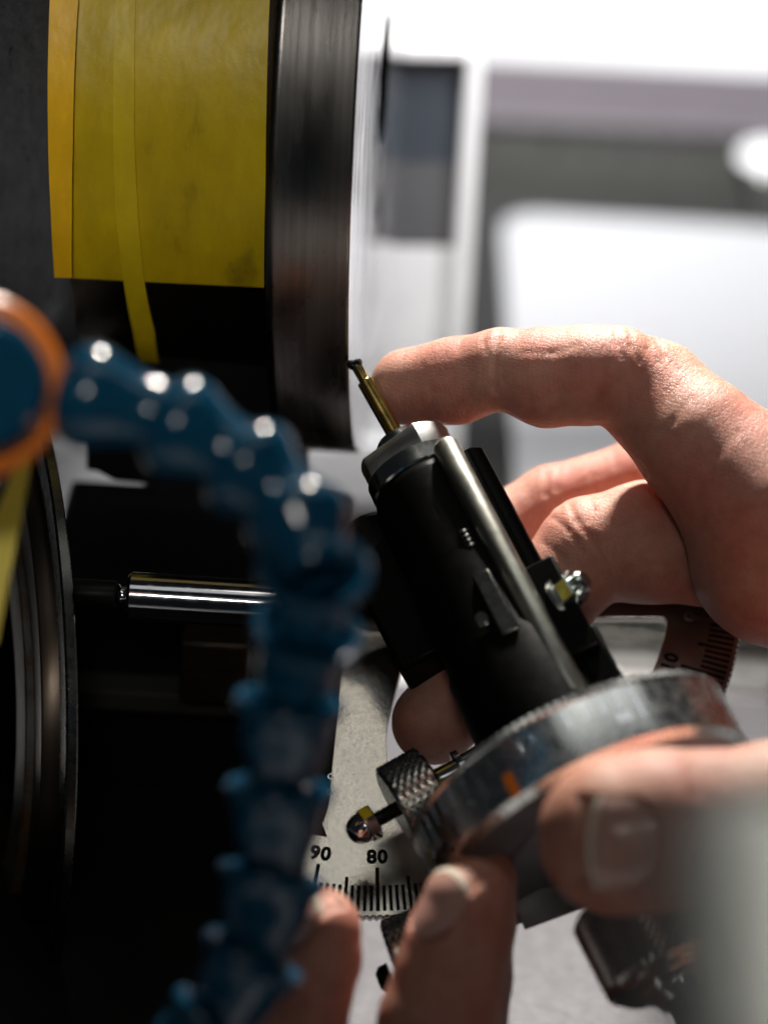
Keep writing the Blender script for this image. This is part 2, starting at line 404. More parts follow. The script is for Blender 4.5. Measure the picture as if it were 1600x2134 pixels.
# turned knob on the rail
kg = ground(1604, 486); kz = Vector((0, 0, 1))
kn = empty('clamp_knob', kg, 'bright turned metal knob standing in front of the grey rail', 'knob')
lathe('knob_base', [(0, 0), (0, 6.2), (8, 6.8), (14, 8.6), (19, 11.0), (22.5, 12.2), (23, 11.8), (23, 0)], kg, kz, m_gun, kn, 48)
lathe('knob_lit_top', [(23.1, 0), (23.1, 11.2), (23.8, 11.6), (25.2, 11.0), (25.6, 9.6), (25.6, 0)], kg, kz, m_white, kn, 48)  # thin white disc paints the bright lit top of the metal knob
# white framed panel leaning behind the grinding wheel
fz = 170
fc = P(985, 112, fz); fr = empty('framed_panel', Vector((fc.x, fc.y, 0)), 'white framed upright panel with dark and grey bands behind the grinding wheel', 'panel')
def on_plane(px, py):
    d = P(px, py, 0) - CAM; nrm = Vector((.10, -1, 0)).normalized(); t = (fc - CAM).dot(nrm) / d.dot(nrm); return CAM + d * t
fX = Vector((1, .10, 0)).normalized(); fN = Vector((.10, -1, 0)).normalized(); fZ = Vector((0, 0, 1))
top = on_plane(985, 100); right = on_plane(1008, 130)
def f2(px, py): q = on_plane(px, py) - fc; return (q.dot(fX), q.dot(fZ))
zt = f2(985, 98)[1]; zt2 = f2(960, 126)[1]; xr = f2(1010, 150)[0]; xr2 = f2(972, 150)[0]
zb = -fc.z; xl = xr - 210; bw = xr - xr2
outer = round_poly([(xl, zb), (xr, zb), (xr, zt), (xl, zt)], [0, 0, 7, 7])
inner = round_poly([(xl + bw, zb + 18), (xl + bw, zt2), (xr2, zt2), (xr2, zb + 18)], 1.0)
prism('frame', fc, fX, fZ, fN, outer, [inner], 9, m_white, fr, .6)
def band(name, p0, p1, mat):
    z0, z1 = p0, p1
    c = fc - fN * 5 + fX * ((xl + xr) / 2) + fZ * ((z0 + z1) / 2)
    box(name, c, fX * ((xr - xl) / 2 - 3), fN * 1.5, fZ * (abs(z1 - z0) / 2 - .05), mat, fr, 0)
zA = f2(900, 350)[1]; zB = f2(900, 525)[1]
band('dark_band', zA, zt - 3, m_slate); band('grey_band', zB, zA, m_greyp); band('white_band', zb + 10, zB, m_white)
# steel strip lying on the bench under the quadrant
sa = ground(1180, 1325); sb = ground(1700, 1362); sd = (sb - sa).normalized(); sn = Vector((-sd.y, sd.x, 0))
st = empty('steel_strip', sa, 'flat grey steel strip lying on the bench behind the toothed quadrant', 'strip')
L = (sb - sa).length
box('strip_body', sa + sd * (L / 2) + Vector((0, 0, 3)), sd * (L / 2 + 30), sn * 9, Vector((0, 0, 3)), m_gun, st, .5)
box('strip_step', sa + sd * (L / 2) - sn * 15 + Vector((0, 0, 1.5)), sd * (L / 2 + 30), sn * 6.1, Vector((0, 0, 1.5)), m_satin, st, .4)

# ------------------------------------------------------------------ grinding wheel
CD = 16.0                                   # contact point lies this far behind the focus plane
wc = P(787, 165, CD + 46)
thw = R(3.3)
wn = Vector((math.cos(thw), -math.sin(thw), .011)).normalized()
wc = wc + Vector((1.3, 0, 0))
pb = P(740, 945, CD + 46)
WR = (P(787, 165, CD + 46) - pb).length
wheel = empty('lapping_disc', wc, 'dark turned steel grinding wheel with a mirror polished face and centre hole', 'grinding disc')
hr = 136 * K * (D0 + CD + 46) / D0
wt = 15.4
lathe('rim', [(-wt, WR - 14), (-wt, WR - 1.2), (-wt + .5, WR - .5), (-wt + 1.6, WR), (-wt + 1.9, WR - .12), (-.5, WR - .12), (-.15, WR - .25), (0, WR - .6)],
      wc, wn, m_rim, wheel, 256, sharp=None)
lathe('lapping_face', [(0, WR - .6), (0, hr)], wc, wn, m_face, wheel, 256)
lathe('centre_bore', [(-.02, hr), (-14, hr), (-14, 0)], wc, wn, m_hole_shade, wheel, 96)
hR = WR - 13.2
lathe('hub', [(-wt - 38, 0), (-wt - 38, hR - .3), (-wt - 37.5, hR), (-wt - 1.2, hR), (-wt - .6, hR + .35), (-wt, hR + .4)], wc, wn, m_hub, wheel, 192)
# motor housing to the left
hs = -wt - 38.2
hx = wc + wn * hs
yq = (wc).y - hR * .60
pl_r = hx.x - .3
motor = empty('side_plate', Vector((pl_r - 60, yq, 0)), 'flat pitted grey steel side plate beside the taped hub', 'steel plate')
zt_ = 330; zb_ = P(150, 960, 30).z
box('plate_body', Vector((pl_r - 80, yq + 10, (zt_ + zb_) / 2)), Vector((80, 0, 0)), Vector((0, 10, 0)), Vector((0, 0, (zt_ - zb_) / 2)), m_housing, motor, .8)
bz = P(190, 975, 62)
bw0 = P(190, 960, 66); bw1 = P(640, 1000, 66)
prof2 = round_poly([(0, 0), (0, -2.3), (2.2, -2.5), (5.5, -4.4), (43, -5.4), (43, 30), (0, 30)], .6)
prism('bearing_block', P(180, 958, 58), Vector((1, 0, 0)), Vector((0, 0, 1)), Vector((0, -1, 0)), prof2, [], 40, m_blackpaint, motor, .3)

# yellow tape stuck on the hub (cylindrical patches)
ax_, ex, ey = frame(wn, ref=-TC)             # ex points away from the camera; angle measured from it
ex = (TC - wn * TC.dot(wn)).normalized()     # towards the camera
ey = (UP - wn * UP.dot(wn) - ex * UP.dot(ex)).normalized()
def hub_pt(s, ang, r): return wc + wn * s + (ex * math.cos(ang) + ey * math.sin(ang)) * r
def hub_hit(px, py, r):
    """(s, angle) where the view ray meets the cylinder of radius r on its camera side"""
    d = (P(px, py, 0) - CAM).normalized(); o = CAM - wc
    dp = d - wn * d.dot(wn); op = o - wn * o.dot(wn)
    a = dp.dot(dp); b = 2 * dp.dot(op); c = op.dot(op) - r * r
    t = (-b - math.sqrt(max(0, b * b - 4 * a * c))) / (2 * a); q = o + d * t
    return q.dot(wn), math.atan2(q.dot(ey), q.dot(ex))
def patch(name, left, right, r, mat, parent, n=60, nu=14, th=.12, lift=None):
    """left/right: lists of photo pixels from top to bottom; follows the hub surface"""
    L_ = [hub_hit(*p, r) for p in left]; R_ = [hub_hit(*p, r) for p in right]
    def samp(A, t):
        t *= len(A) - 1; i = min(int(t), len(A) - 2); f = t - i
        return A[i][0] * (1 - f) + A[i+1][0] * f, A[i][1] * (1 - f) + A[i+1][1] * f
    vs = []; fs = []; W_ = nu + 1
    for lay in (0, 1):
        for i in range(n + 1):
            a = samp(L_, i / n); b = samp(R_, i / n)
            for j in range(W_):
                f = j / nu; s = a[0] * (1 - f) + b[0] * f; g = a[1] * (1 - f) + b[1] * f
                h = 0 if lift is None else lift(f, i / n)
                vs.append(hub_pt(s, g, r + h + (th if lay == 0 else 0)))
    N_ = (n + 1) * W_
    for i in range(n):
        for j in range(nu):
            q = (i * W_ + j, (i + 1) * W_ + j, (i + 1) * W_ + j + 1, i * W_ + j + 1)
            fs.append(q); fs.append(tuple(k + N_ for k in q[::-1]))
    for j in range(nu):
        for i0 in (0, n):
            a = i0 * W_ + j; fs.append((a, a + 1, a + 1 + N_, a + N_))
    for i in range(n):
        for j0 in (0, nu):
            a = i * W_ + j0; fs.append((a, a + W_, a + W_ + N_, a + N_))
    return mesh_obj(name, vs, fs, mat, parent, True, None, sharp=50)
tape = empty('yellow_tape', hub_pt(-wt - 20, 0, hR), 'grubby yellow tape wrapped round the hub of the grinding wheel', 'tape')
def topext(pts): (x0, y0), (x1, y1) = pts[0], pts[1]; return pts
crump = lambda f, t: .05 + .25 * max(0, f - .55) * (math.sin(9 * t + 4 * f) ** 2) + (.5 * max(0, t - .9) * 10 * .35 * f)
patch('tape_wrap', [(158, -260), (155, 0), (150, 300), (150, 450), (152, 578)], [(562, -260), (562, 0), (556, 200), (554, 400), (552, 596)], hR + .1, m_tape, tape, 80, 24, lift=crump)
patch('tape_flap', [(104, -260), (104, 0), (100, 260), (106, 440), (114, 577)], [(160, -260), (163, 0), (152, 300), (150, 450), (150, 578)], hR + 3.2, m_flap, tape, 60, 4)
patch('tape_strip', [(240, -260), (241, 0), (236, 250), (240, 420), (256, 575), (278, 690), (312, 815)], [(282, -260), (283, 0), (280, 250), (287, 430), (300, 580), (322, 690), (345, 815)], hR + .9, m_strip, tape, 80, 3)

# ------------------------------------------------------------------ dark machine base below the wheel
b0 = P(148, 996, 85); b1 = P(735, 1028, 85)
base = empty('machine_base', Vector((b0.x, b0.y, 0)), 'black painted machine base below the grinding wheel', 'machine base')
cx = (b0.x + b1.x) / 2; hw = (b1.x - b0.x) / 2
bt = b0.z
box('base_block', Vector((cx, b0.y - 22, bt / 2)), Vector((hw, 0, 0)), Vector((0, 22, 0)), Vector((0, 0, bt / 2)), m_blackpaint, base, 1.2)
q = P(325, 1500, 45); box('slide_bar', Vector((cx - 4, b0.y - 47, q.z)), Vector((hw - 10, 0, 0)), Vector((0, 4, 0)), Vector((0, 0, 2.2)), m_barry, base, .5)
q = P(445, 1410, 40); box('slide_block', Vector((q.x, b0.y - 49, q.z)), Vector((6.5, 0, 0)), Vector((0, 7, 0)), Vector((0, 0, 6.5)), m_hub, base, .5)
g0 = ground(175, 1640); g1 = ground(640, 1640)
box('plinth', Vector(((g0.x - 120 + g1.x) / 2, -60, 12)), Vector(((g1.x - g0.x + 120) / 2, 0, 0)), Vector((0, b0.y - 22 + 60 - 22.1, 0)), Vector((0, 0, 12)), m_blackpaint, base, 1.0)
q0 = P(295, 1000, 85); q1 = P(600, 1000, 85)
box('reflection_block', Vector(((q0.x + q1.x) / 2, b0.y + 32, bt / 2 - 1)), Vector(((q1.x - q0.x) / 2, 0, 0)), Vector((0, 31.8, 0)), Vector((0, 0, bt / 2 - 1)), m_blackpaint, base, 1.0)  # added block, gives the lower wheel rim something black to reflect
# polished rod
rp0 = P(266, 1242, 12); rp1 = P(640, 1265, 12)
rodd = (rp1 - rp0).normalized()
rod = empty('polished_rod', rp0, 'mirror polished steel rod behind the blue hose', 'rod')
rr = 52 * K
lathe('shaft', [(0, 0), (0, rr - .6), (.6, rr), (33, rr), (33, 0)], rp0, rodd, m_rod, rod, 64)
lathe('neck', [(-2.2, 0), (-2.2, 1.6), (-1.6, 2.2), (-1.2, 1.6), (-.8, 1.5), (0, 1.8), (.2, 0)], rp0, rodd, m_chrome, rod, 40)
cyl('rod_seat', rp0 - rodd * 12, rp0 - rodd * 2.1, 2.6, m_blackpaint, rod)

# ------------------------------------------------------------------ big ring housing at the lower left
gth = R(16)
gn = V(-math.cos(gth), 0, math.sin(gth)).normalized()
gR = 760 * K
gx = P(138, 1520, -4) - V(math.sin(gth), 0, math.cos(gth)) * gR
ring = empty('round_guard', gx - UP * gR, 'large dark round guard ring with rusty inner steel beside the machine base', 'guard ring')
lathe('flange', [(-2.2, gR - 8), (-2.2, gR - .4), (-1.9, gR), (-.4, gR), (0, gR - .4), (0, gR - 6), (-1.5, gR - 6.3)], gx, gn, m_gun, ring, 200)
lathe('middle_ring', [(-1.4, gR - 6.3), (-1.4, gR - 12), (1.8, gR - 12.3), (2.2, gR - 12.6), (2.2, gR - 20), (1.6, gR - 20.3)], gx, gn, m_hub, ring, 200)
lathe('rusty_ring', [(-.5, gR - 20.2), (-.5, gR - 21.4), (3.2, gR - 21.6), (3.5, gR - 22), (3.5, 34), (3.2, 33.2)], gx, gn, m_rust, ring, 200)
lathe('opening_shade', [(3.1, 33.3), (-1.5, 32), (-1.5, 0)], gx, gn, m_hole_shade, ring, 96)  # black disc paints the shade inside the guard's opening

# ------------------------------------------------------------------ quadrant plate with the degree scale
qc = P(775, 1193, 34); tl = R(30)
qU = V(1, 0, 0); qW = V(0, math.cos(tl), -math.sin(tl)); qN = qU.cross(qW).normalized()
QR = 775 * K * (D0 + 34) / D0; pxm = QR / 775
quad = empty('angle_quadrant', qc - qW * QR, 'steel quadrant plate engraved with a degree scale behind the dial', 'protractor plate')
def pol(r, a): return (r * math.cos(R(a)), r * math.sin(R(a)))
outl = []
a = 6.0
while a > -104:
    outl.append(pol(QR, a)); outl.append(pol(QR, a - .42)); outl.append(pol(QR - .28, a - .5)); outl.append(pol(QR - .28, a - .92)); a -= 1.0
ri = .785 * QR
inn = [pol(ri, t) for t in np.linspace(-104, -98.5, 6)]
outl = outl + inn
fx0, fy0 = pol(ri, -98.5)
corner = round_poly([(fx0 - 2, fy0), (-88 * pxm, -548 * pxm), (-60 * pxm, -190 * pxm)], [0, 4.5, 0], 8)[1:-1]
outl += corner + [(-60 * pxm, -190 * pxm)]
outl += [pol(112 * pxm, t) for t in np.linspace(-122, -300, 26)] + [(80 * pxm, 95 * pxm), (QR * .8, 60 * pxm)]
win = [(80 * pxm, -104 * pxm)] + [(640 * pxm - 8 * pxm, -104 * pxm)]
wina = [pol(ri * 1.02, t) for t in np.linspace(-13, -82.5, 24)]
wp = [(95 * pxm, -106 * pxm), (ri * 1.02 * math.cos(R(9.6)), -106 * pxm)] + wina + [(38 * pxm, -556 * pxm), (28 * pxm, -370 * pxm), (62 * pxm, -220 * pxm)]
rad = [2, 4.5] + [0] * (len(wina)) + [4.5, 3, 2]
win = round_poly(wp, rad)
prism('quadrant_plate', qc, qU, qW, qN, outl, [win], 2.2, m_plate, quad, .12)
def qp(r, a, n=0): u, v = pol(r, a); return qc + qU * u + qW * v + qN * n
tickm = {}
for m in range(0, 96):
    if m > 91: continue
    phi = -9 - m
    rin = .865 if m % 10 == 0 else (.893 if m % 5 == 0 else .915)
    if m == 0: rin = .86
    ro = .985
    rad_ = (qp(1, phi) - qc).normalized(); tan_ = qN.cross(rad_)
    c = qp(QR * (rin + ro) / 2, phi, .005)
    wd = .34 if m % 10 == 0 else .30
    box('tick', c, rad_ * (QR * (ro - rin) / 2), tan_ * wd, qN * .02, m_ink if m else m_satin, quad, 0)
for m in range(10, 91, 10):
    phi = -9 - m
    rad_ = (qp(1, phi) - qc).normalized(); tan_ = qN.cross(rad_)
    o = text_mesh('degree_number', str(m), qp(QR * .836, phi, .01), tan_, -rad_, qN, 3.6, m_ink, quad, .16, .02)
# little stamped circle near the spoke and at the zero line
for (u_, v_) in ((-84 * pxm, -505 * pxm), (-82 * pxm, -470 * pxm)):
    lathe('punch_mark', [(0, .34), (.04, .5), (.04, .58), (0, .72)], qc + qU * u_ + qW * v_, qN, m_steel, quad, 20)
lathe('zero_circle', [(0, .5), (.05, .65), (.05, .8), (0, .95)], qp(QR * .858, -9), qN, m_satin, quad, 24)

# ------------------------------------------------------------------ holder (tilted spindle with dial)
T0 = P(838, 930, 12); C0 = P(1250, 1729, -26)
AX = (C0 - T0).normalized(); LA = (C0 - T0).length
SD = (V(.889, .459, 0) - AX * V(.889, .459, 0).dot(AX)).normalized()
FR = AX.cross(SD); FR = FR if FR.dot(TC) > 0 else -FR
hold = empty('grinding_fixture', T0 + AX * (LA + 60), 'black and steel tilted workpiece holder with a big engraved dial', 'grinding fixture')
def H(s, side=0, front=0): return T0 + AX * s + SD * side + FR * front
pk = LA / 899.0                                       # mm per photo pixel along the axis
fdir = (FR * .93 - SD * .30).normalized()
a_, cx_, cy_ = frame(AX, fdir)
def flatted(r, d): return [(min(r * math.cos(t), d), r * math.sin(t)) for t in np.linspace(0, 2 * math.pi, 97)[:-1]]
prism('collet_nut', T0 + AX * .9, cx_, cy_, -AX, flatted(8.7, 6.6), [], 4.6, m_nutsteel, hold, .35)
lathe('collet_nose', [(-1.7, 0), (-1.7, 2.2), (-1.6, 4.2), (-1.1, 4.6), (1, 4.6), (1, 0)], T0, AX, m_steel, hold, 72, sharp=25)
lathe('steel_collar', [(5.38, 0), (5.38, 8.8), (5.6, 9.2), (8.6, 9.3), (9, 9.0), (9, 0)], T0, AX, m_steel, hold, 96, sharp=25)
# body
lathe('body', [(8.8, 0), (8.8, 8.6), (9.5, 9.3), (11, 9.8), (28, 10.0), (30, 10.6), (46, 11.4), (48, 12.2), (70, 13.2), (LA - 10, 13.5), (LA - 10, 0)], T0, AX, m_black, hold, 96, sharp=28)
lathe('guide_rod', [(0, 0), (0, 1.0), (.5, 1.9), (1.4, 2.4), (55, 2.4), (58, .8), (58, 0)], H(7.2, 6.8, 8.6), AX, m_guide, hold, 40)
lathe('side_rod', [(0, 0), (0, 1.9), (.6, 2.5), (34, 2.5), (34, 0)], H(9.2, 10.2, 3.2), AX, m_black, hold, 40)
box('side_block', H(54 * .86, 11.3, 5.2), AX * 9.5, SD * 3.2, FR * 3.6, m_black, hold, .5)
box('lower_block', H(60, 12.4, 1), AX * 9, SD * 3.2, FR * 5, m_black, hold, .6)
box('flat_key', H(42, 1.8, 11.6), AX * 6.4, SD * 1.7, FR * 1.0, m_gun, hold, .4)
lathe('cap_screw', [(0, 0), (0, 1.5), (.9, 1.5), (1.3, 1.1), (1.3, 0)], H(43.5, -1.6, 11.0), FR, m_gun, hold, 24)
for i in range(4):
    lathe('spring_coil', [(0, .9), (.3, 1.35), (.6, .9)], H(25.5 + i * 1.0, 2.6, 9.2), AX, m_steel, hold, 24)
bd = (SD * .85 + FR * .5).normalized()
b0_ = H(44.5, 13.2, 7.0)
hexprism('hex_bolt', b0_, b0_ + bd * 3.2, 3.3, m_nut, hold)
lathe('bolt_tip', [(0, 0), (0, 2.0), (1.4, 2.0), (1.9, 1.5), (1.9, 0)], b0_ + bd * 3.2, bd, m_nut, hold, 24)
lathe('bolt_washer', [(-.8, 0), (-.8, 3.9), (0, 3.9), (0, 0)], b0_, bd, m_satin, hold, 32)
# dial
DR = 362 * K * (D0 - 26) / D0; dt = 12.3
NT = 120
teeth = lambda i, j, s, r: r + (.28 if (i in (2, 3) and j % 2) else 0)
dial = lathe('dial_rim', [(-dt, DR - 6), (-dt, DR - .9), (-dt + .05, DR - .2), (-dt + 1.0, DR - .1), (-dt + 1.3, DR - .2), (-1.6, DR - .2), (-1.3, DR - .25), (0, DR - 1.7)], C0, AX, m_dial, hold, NT * 2, radfn=teeth, sharp=25)
lathe('dial_back', [(-dt, 0), (-dt, DR - 6)], C0, AX, m_satin, hold, 96)
lathe('dial_face', [(0, DR - 1.7), (.3, DR - 2.2), (.3, DR - 12), (.8, DR - 12.4), (.8, 0)], C0, AX, m_matte, hold, 128)
a_, dx, dy = frame(AX, FR)
for i in range(60):
    t = 2 * math.pi * i / 60; c = dx * math.cos(t) + dy * math.sin(t); tg = AX.cross(c)
    ln = 3.2 if i % 5 == 0 else 1.9
    box('graduation', C0 + c * (DR - .17) + AX * (-dt + 1.5 + ln), AX * ln, tg * .22, c * .06, m_chrome, hold, 0)
for i in range(12):
    t = 2 * math.pi * (i + .22) / 12; c = dx * math.cos(t) + dy * math.sin(t); tg = AX.cross(c)
    text_mesh('dial_number', str(i * 8 if i else 96), C0 + c * (DR - .16) + AX * (-dt + 7.0), tg, -AX, c, 2.6, m_chrome, hold, .05, .04)
mk_c = C0 + (dx * math.cos(0) ) * 0
mt = None
for t in np.linspace(0, 2 * math.pi, 240):
    c = dx * math.cos(t) + dy * math.sin(t)
    p_ = C0 + c * DR - AX * 3.5; q_ = p_ - CAM; D_ = q_.dot(fwd); pxx = 800 + q_.dot(RT) / (K * D_ / D0)
    if c.dot(TC) > 0 and (mt is None or abs(pxx - 1062) < mt[0]): mt = (abs(pxx - 1062), t)
c = dx * math.cos(mt[1]) + dy * math.sin(mt[1])
box('orange_reflection', C0 + c * (DR - .15) - AX * 3.4, AX * 2.2, AX.cross(c) * .9, c * .12, m_orange, hold, .1)  # orange patch paints a reflection on the dial rim
# spindle below the dial, end knob, stem
kA = (1045) * pk; kB = 1212 * pk
cyl('spindle', H(LA), H(kA + 1), 6.0, m_gun, hold)
knurl('end_knob', H(kA), AX, 11.8, kB - kA, m_knurl, hold, 46, 8, .30, 1.4)
lathe('knob_cap', [(0, 0), (0, 10.0), (.5, 10.3), (.9, 9.6), (1.2, 7.2), (2.4, 6.6), (2.6, 5.8), (3.6, 5.6), (4.6, 5.0), (4.6, 0)], H(kB - .1), AX, m_chrome, hold, 80)
lathe('stem', [(0, 4.0), (5, 4.0), (5.4, 3.6), (8, 3.6), (8.4, 4), (9.6, 4), (10, 3.6), (60, 3.4), (60, 0)], H(kB + 4), AX, m_gun, hold, 48)
# pivot boss that carries the holder on the quadrant
pc = P(795, 1190, 22); pv = V(.12, .12, 1).normalized()
lathe('pivot_boss', [(-6, 0), (-6, 10.8), (6, 10.6), (8, 9.8), (8.6, 8.6), (8.6, 0)], pc, pv, m_black, hold, 80)
box('pivot_arm', P(835, 1250, 16), (AX * .9 - FR * .1).normalized() * 15, SD * 6, FR * 6, m_black, hold, 1.0)
# thumb screw with knurled head and acorn nut
tA = V(.88, .47, -.16).normalized()
k1 = P(824, 1688, -7)
screw = empty('thumb_screw', k1, 'knurled steel thumb screw with an acorn nut beside the dial', 'thumb screw')
knurl('knurled_head', k1, tA, 92 * K, 100 * K, m_knurl, screw, 27, 5, .34, .7)
lathe('screw_neck', [(0, 0), (0, 2.9), (1, 3.0), (4.6, 3.0), (4.8, 4.4), (5.8, 4.4), (6, 3.2), (14, 3.2), (14, 0)], k1 + tA * (99 * K), tA, m_chrome, screw, 48)
lathe('thread', [(-4.2, 0), (-4.2, 1.3)] + [(-4 + i * .25, 1.5 if i % 2 else 1.2) for i in range(17)] + [(.1, 0)], k1, tA, m_gun, screw, 32)
hexprism('nut_flats', k1 - tA * 6.4, k1 - tA * 3.9, 3.2, m_chrome, screw)
lathe('nut_dome', [(-9.6, 0), (-9.5, .9), (-9.1, 1.7), (-8.4, 2.3), (-7.4, 2.7), (-6.4, 2.8), (-6.2, 0)], k1, tA, m_chrome, screw, 40)
# second thumb screw, partly behind a finger, and its square shank
k2 = P(815, 1995, -12); tA2 = V(.93, .34, .0).normalized()
sc2 = empty('locking_screw', k2, 'dark knurled locking screw with a square shank below the quadrant scale', 'locking screw')
knurl('knurled_head', k2, tA2, 76 * K, 90 * K, m_knurl, sc2, 25, 5, .34, .7)
lathe('end_button', [(-2.5, 0), (-2.4, 1.4), (-1.6, 2.4), (0, 2.6), (.1, 0)], k2 - UP * 3.5 , tA2, m_black, sc2, 32)
cyl('shank', k2 + tA2 * 6.5, k2 + tA2 * 26, 2.3, m_gun, sc2)
box('square_block', k2 + tA2 * 30, tA2 * 6.5, (UP - tA2 * UP.dot(tA2)).normalized() * 3.2, TC * 3.2, m_satin, sc2, .3)

# workpiece: brass dop stick with a small black stone, pressed on the wheel
w0 = P(748, 765, CD - 1); w1 = P(760, 793, CD - 1.5); w2 = T0 + AX * .5
dop = empty('brass_dop', w2, 'thin stepped brass dop stick with a small black stone touching the wheel', 'dop stick')
dA = (w2 - w1).normalized(); LL = (w2 - w1).length
lathe('stick', [(-2.9, 0), (-2.9, 1.0), (-.2, 1.0), (0, 1.1), (.2, 1.55), (LL, 1.55), (LL, 0)], w1, dA, m_brass, dop, 40, sharp=25)
lathe('stone', [(-4.3, 0), (-4.25, .8), (-3.95, 1.3), (-3.6, 1.45), (-3.1, 1.25), (-2.7, .8), (-2.6, 0)], w1, dA, m_stone, dop, 32)
g = P(733, 759, CD); lathe('contact_bead', [(-.9, 0), (-.8, .5), (-.3, .85), (.3, .85), (.8, .5), (1.1, .3), (1.9, .25), (1.9, 0)], g, (P(748, 757, CD - 1) - g), m_stone, dop, 24)

# ------------------------------------------------------------------ blue segmented coolant hose
hose = empty('coolant_hose', P(300, 2250, -115), 'blue segmented coolant hose hanging in front of the machine', 'hose')
HC = [(-30, 815, -132), (135, 812, -130), (335, 868, -130), (490, 950, -131), (610, 1055, -134), (655, 1185, -140), (642, 1312, -131), (602, 1462, -122), (582, 1642, -119), (568, 1825, -117), (530, 1995, -117), (450, 2140, -116), (320, 2260, -116)]
HP = [P(c[0], c[1], c[2] + 28) for c in HC]
sR = 104 * K * (D0 - 98) / D0
for i in range(1, len(HP) - 1):
    p, nx = HP[i], HP[i + 1]; d = nx - p; Ls = d.length
    # cup with a rim lip at the start, tapering to a neck that ends in a ball inside the next cup
    if i <= 4:   # seated ball joints: rounded beads
        pr = [(Ls * -.06, sR * .60), (Ls * -.02, sR * .80), (Ls * .05, sR * .95), (Ls * .14, sR * 1.04), (Ls * .24, sR * 1.07), (Ls * .34, sR * 1.05), (Ls * .44, sR * .98), (Ls * .56, sR * .88), (Ls * .68, sR * .80), (Ls * .80, sR * .75),
              (Ls * .90, sR * .74), (Ls * 1.05, sR * .74), (Ls * 1.15, sR * .6)]
    else:        # joints bent open: the lip of the socket shows
        pr = [(Ls * .30, sR * .50), (Ls * .14, sR * .72), (.6, sR * .84), (-.2, sR * .88), (-.6, sR * .94), (-.6, sR * 1.0), (-.1, sR * 1.05), (.7, sR * 1.06), (1.5, sR * 1.02), (2.1, sR * .95), (2.8, sR * .90), (Ls * .45, sR * .85), (Ls * .62, sR * .77), (Ls * .76, sR * .70),
              (Ls * .88, sR * .66), (Ls * 1.0, sR * .70), (Ls * 1.1, sR * .72), (Ls * 1.2, sR * .6)]
    if i > 4: pr = [(a_s, a_r * 1.07) for a_s, a_r in pr]
    lathe('segment', pr, p, d, m_blue, hose, 56, sharp=50)
# connector body at the machine end with an orange handle ring
cc = P(-46, 800, -112); ca = V(.30, .02, .95).normalized()
lathe('connector', [(-10, 0), (-10, 9.9), (-1, 10.2), (2.5, 9.8), (4, 8.4), (4, 0)], cc, ca, m_blue, hose, 72)
lathe('orange_collar', [(-9, 9.5), (-9, 13.0), (-8, 13.8), (-4, 13.8), (-3, 13.0), (-3, 9.5)], cc, ca, m_orange, hose, 72)
# yellow strap in front of the ring
sp = [(66, 905, -62, 8), (44, 985, -62, 16), (18, 1075, -62, 26), (-14, 1180, -62, 36), (-50, 1330, -62, 44)]
vs = []; fs = []
for (x_, y_, z_, h_) in sp:
    for sgn in (-1, 1):
        for zz in (0, 1.0): vs.append(P(x_ + sgn * h_, y_ + sgn * h_ * .25, z_ + zz))
for i in range(len(sp) - 1):
    a = i * 4; b = a + 4
    fs += [(a, b, b + 2, a + 2), (a + 1, a + 3, b + 3, b + 1), (a, a + 1, b + 1, b), (a + 2, b + 2, b + 3, a + 3)]
fs += [(0, 2, 3, 1), (len(vs) - 4, len(vs) - 3, len(vs) - 1, len(vs) - 2)]
strap = mesh_obj('yellow_strap', vs, fs, m_strap, None, True, origin=P(-50, 1330, -62))
tag(strap, 'narrow bright yellow strap hanging in front of the round guard', 'strap')
# pale rounded cap, close to the lens
cap = empty('pale_cap', P(1640, 2300, -330), 'pale greenish grey plastic cap close in front of the lower hand', 'cap')
ca0 = P(1590, 1960, -330); cv = V(-.10, 1, -.2).normalized()
lathe('cap_body', [(-40, 0), (-40, 9.5), (-2, 9.0), (4, 8.2), (9, 6.6), (12, 4.0), (13, 0)], ca0, cv, m_cap, cap, 64)
lathe('cap_rib', [(-14, 9.1), (-13.5, 9.9), (-11, 9.9), (-10.5, 9.0)], ca0, cv, m_white, cap, 64)

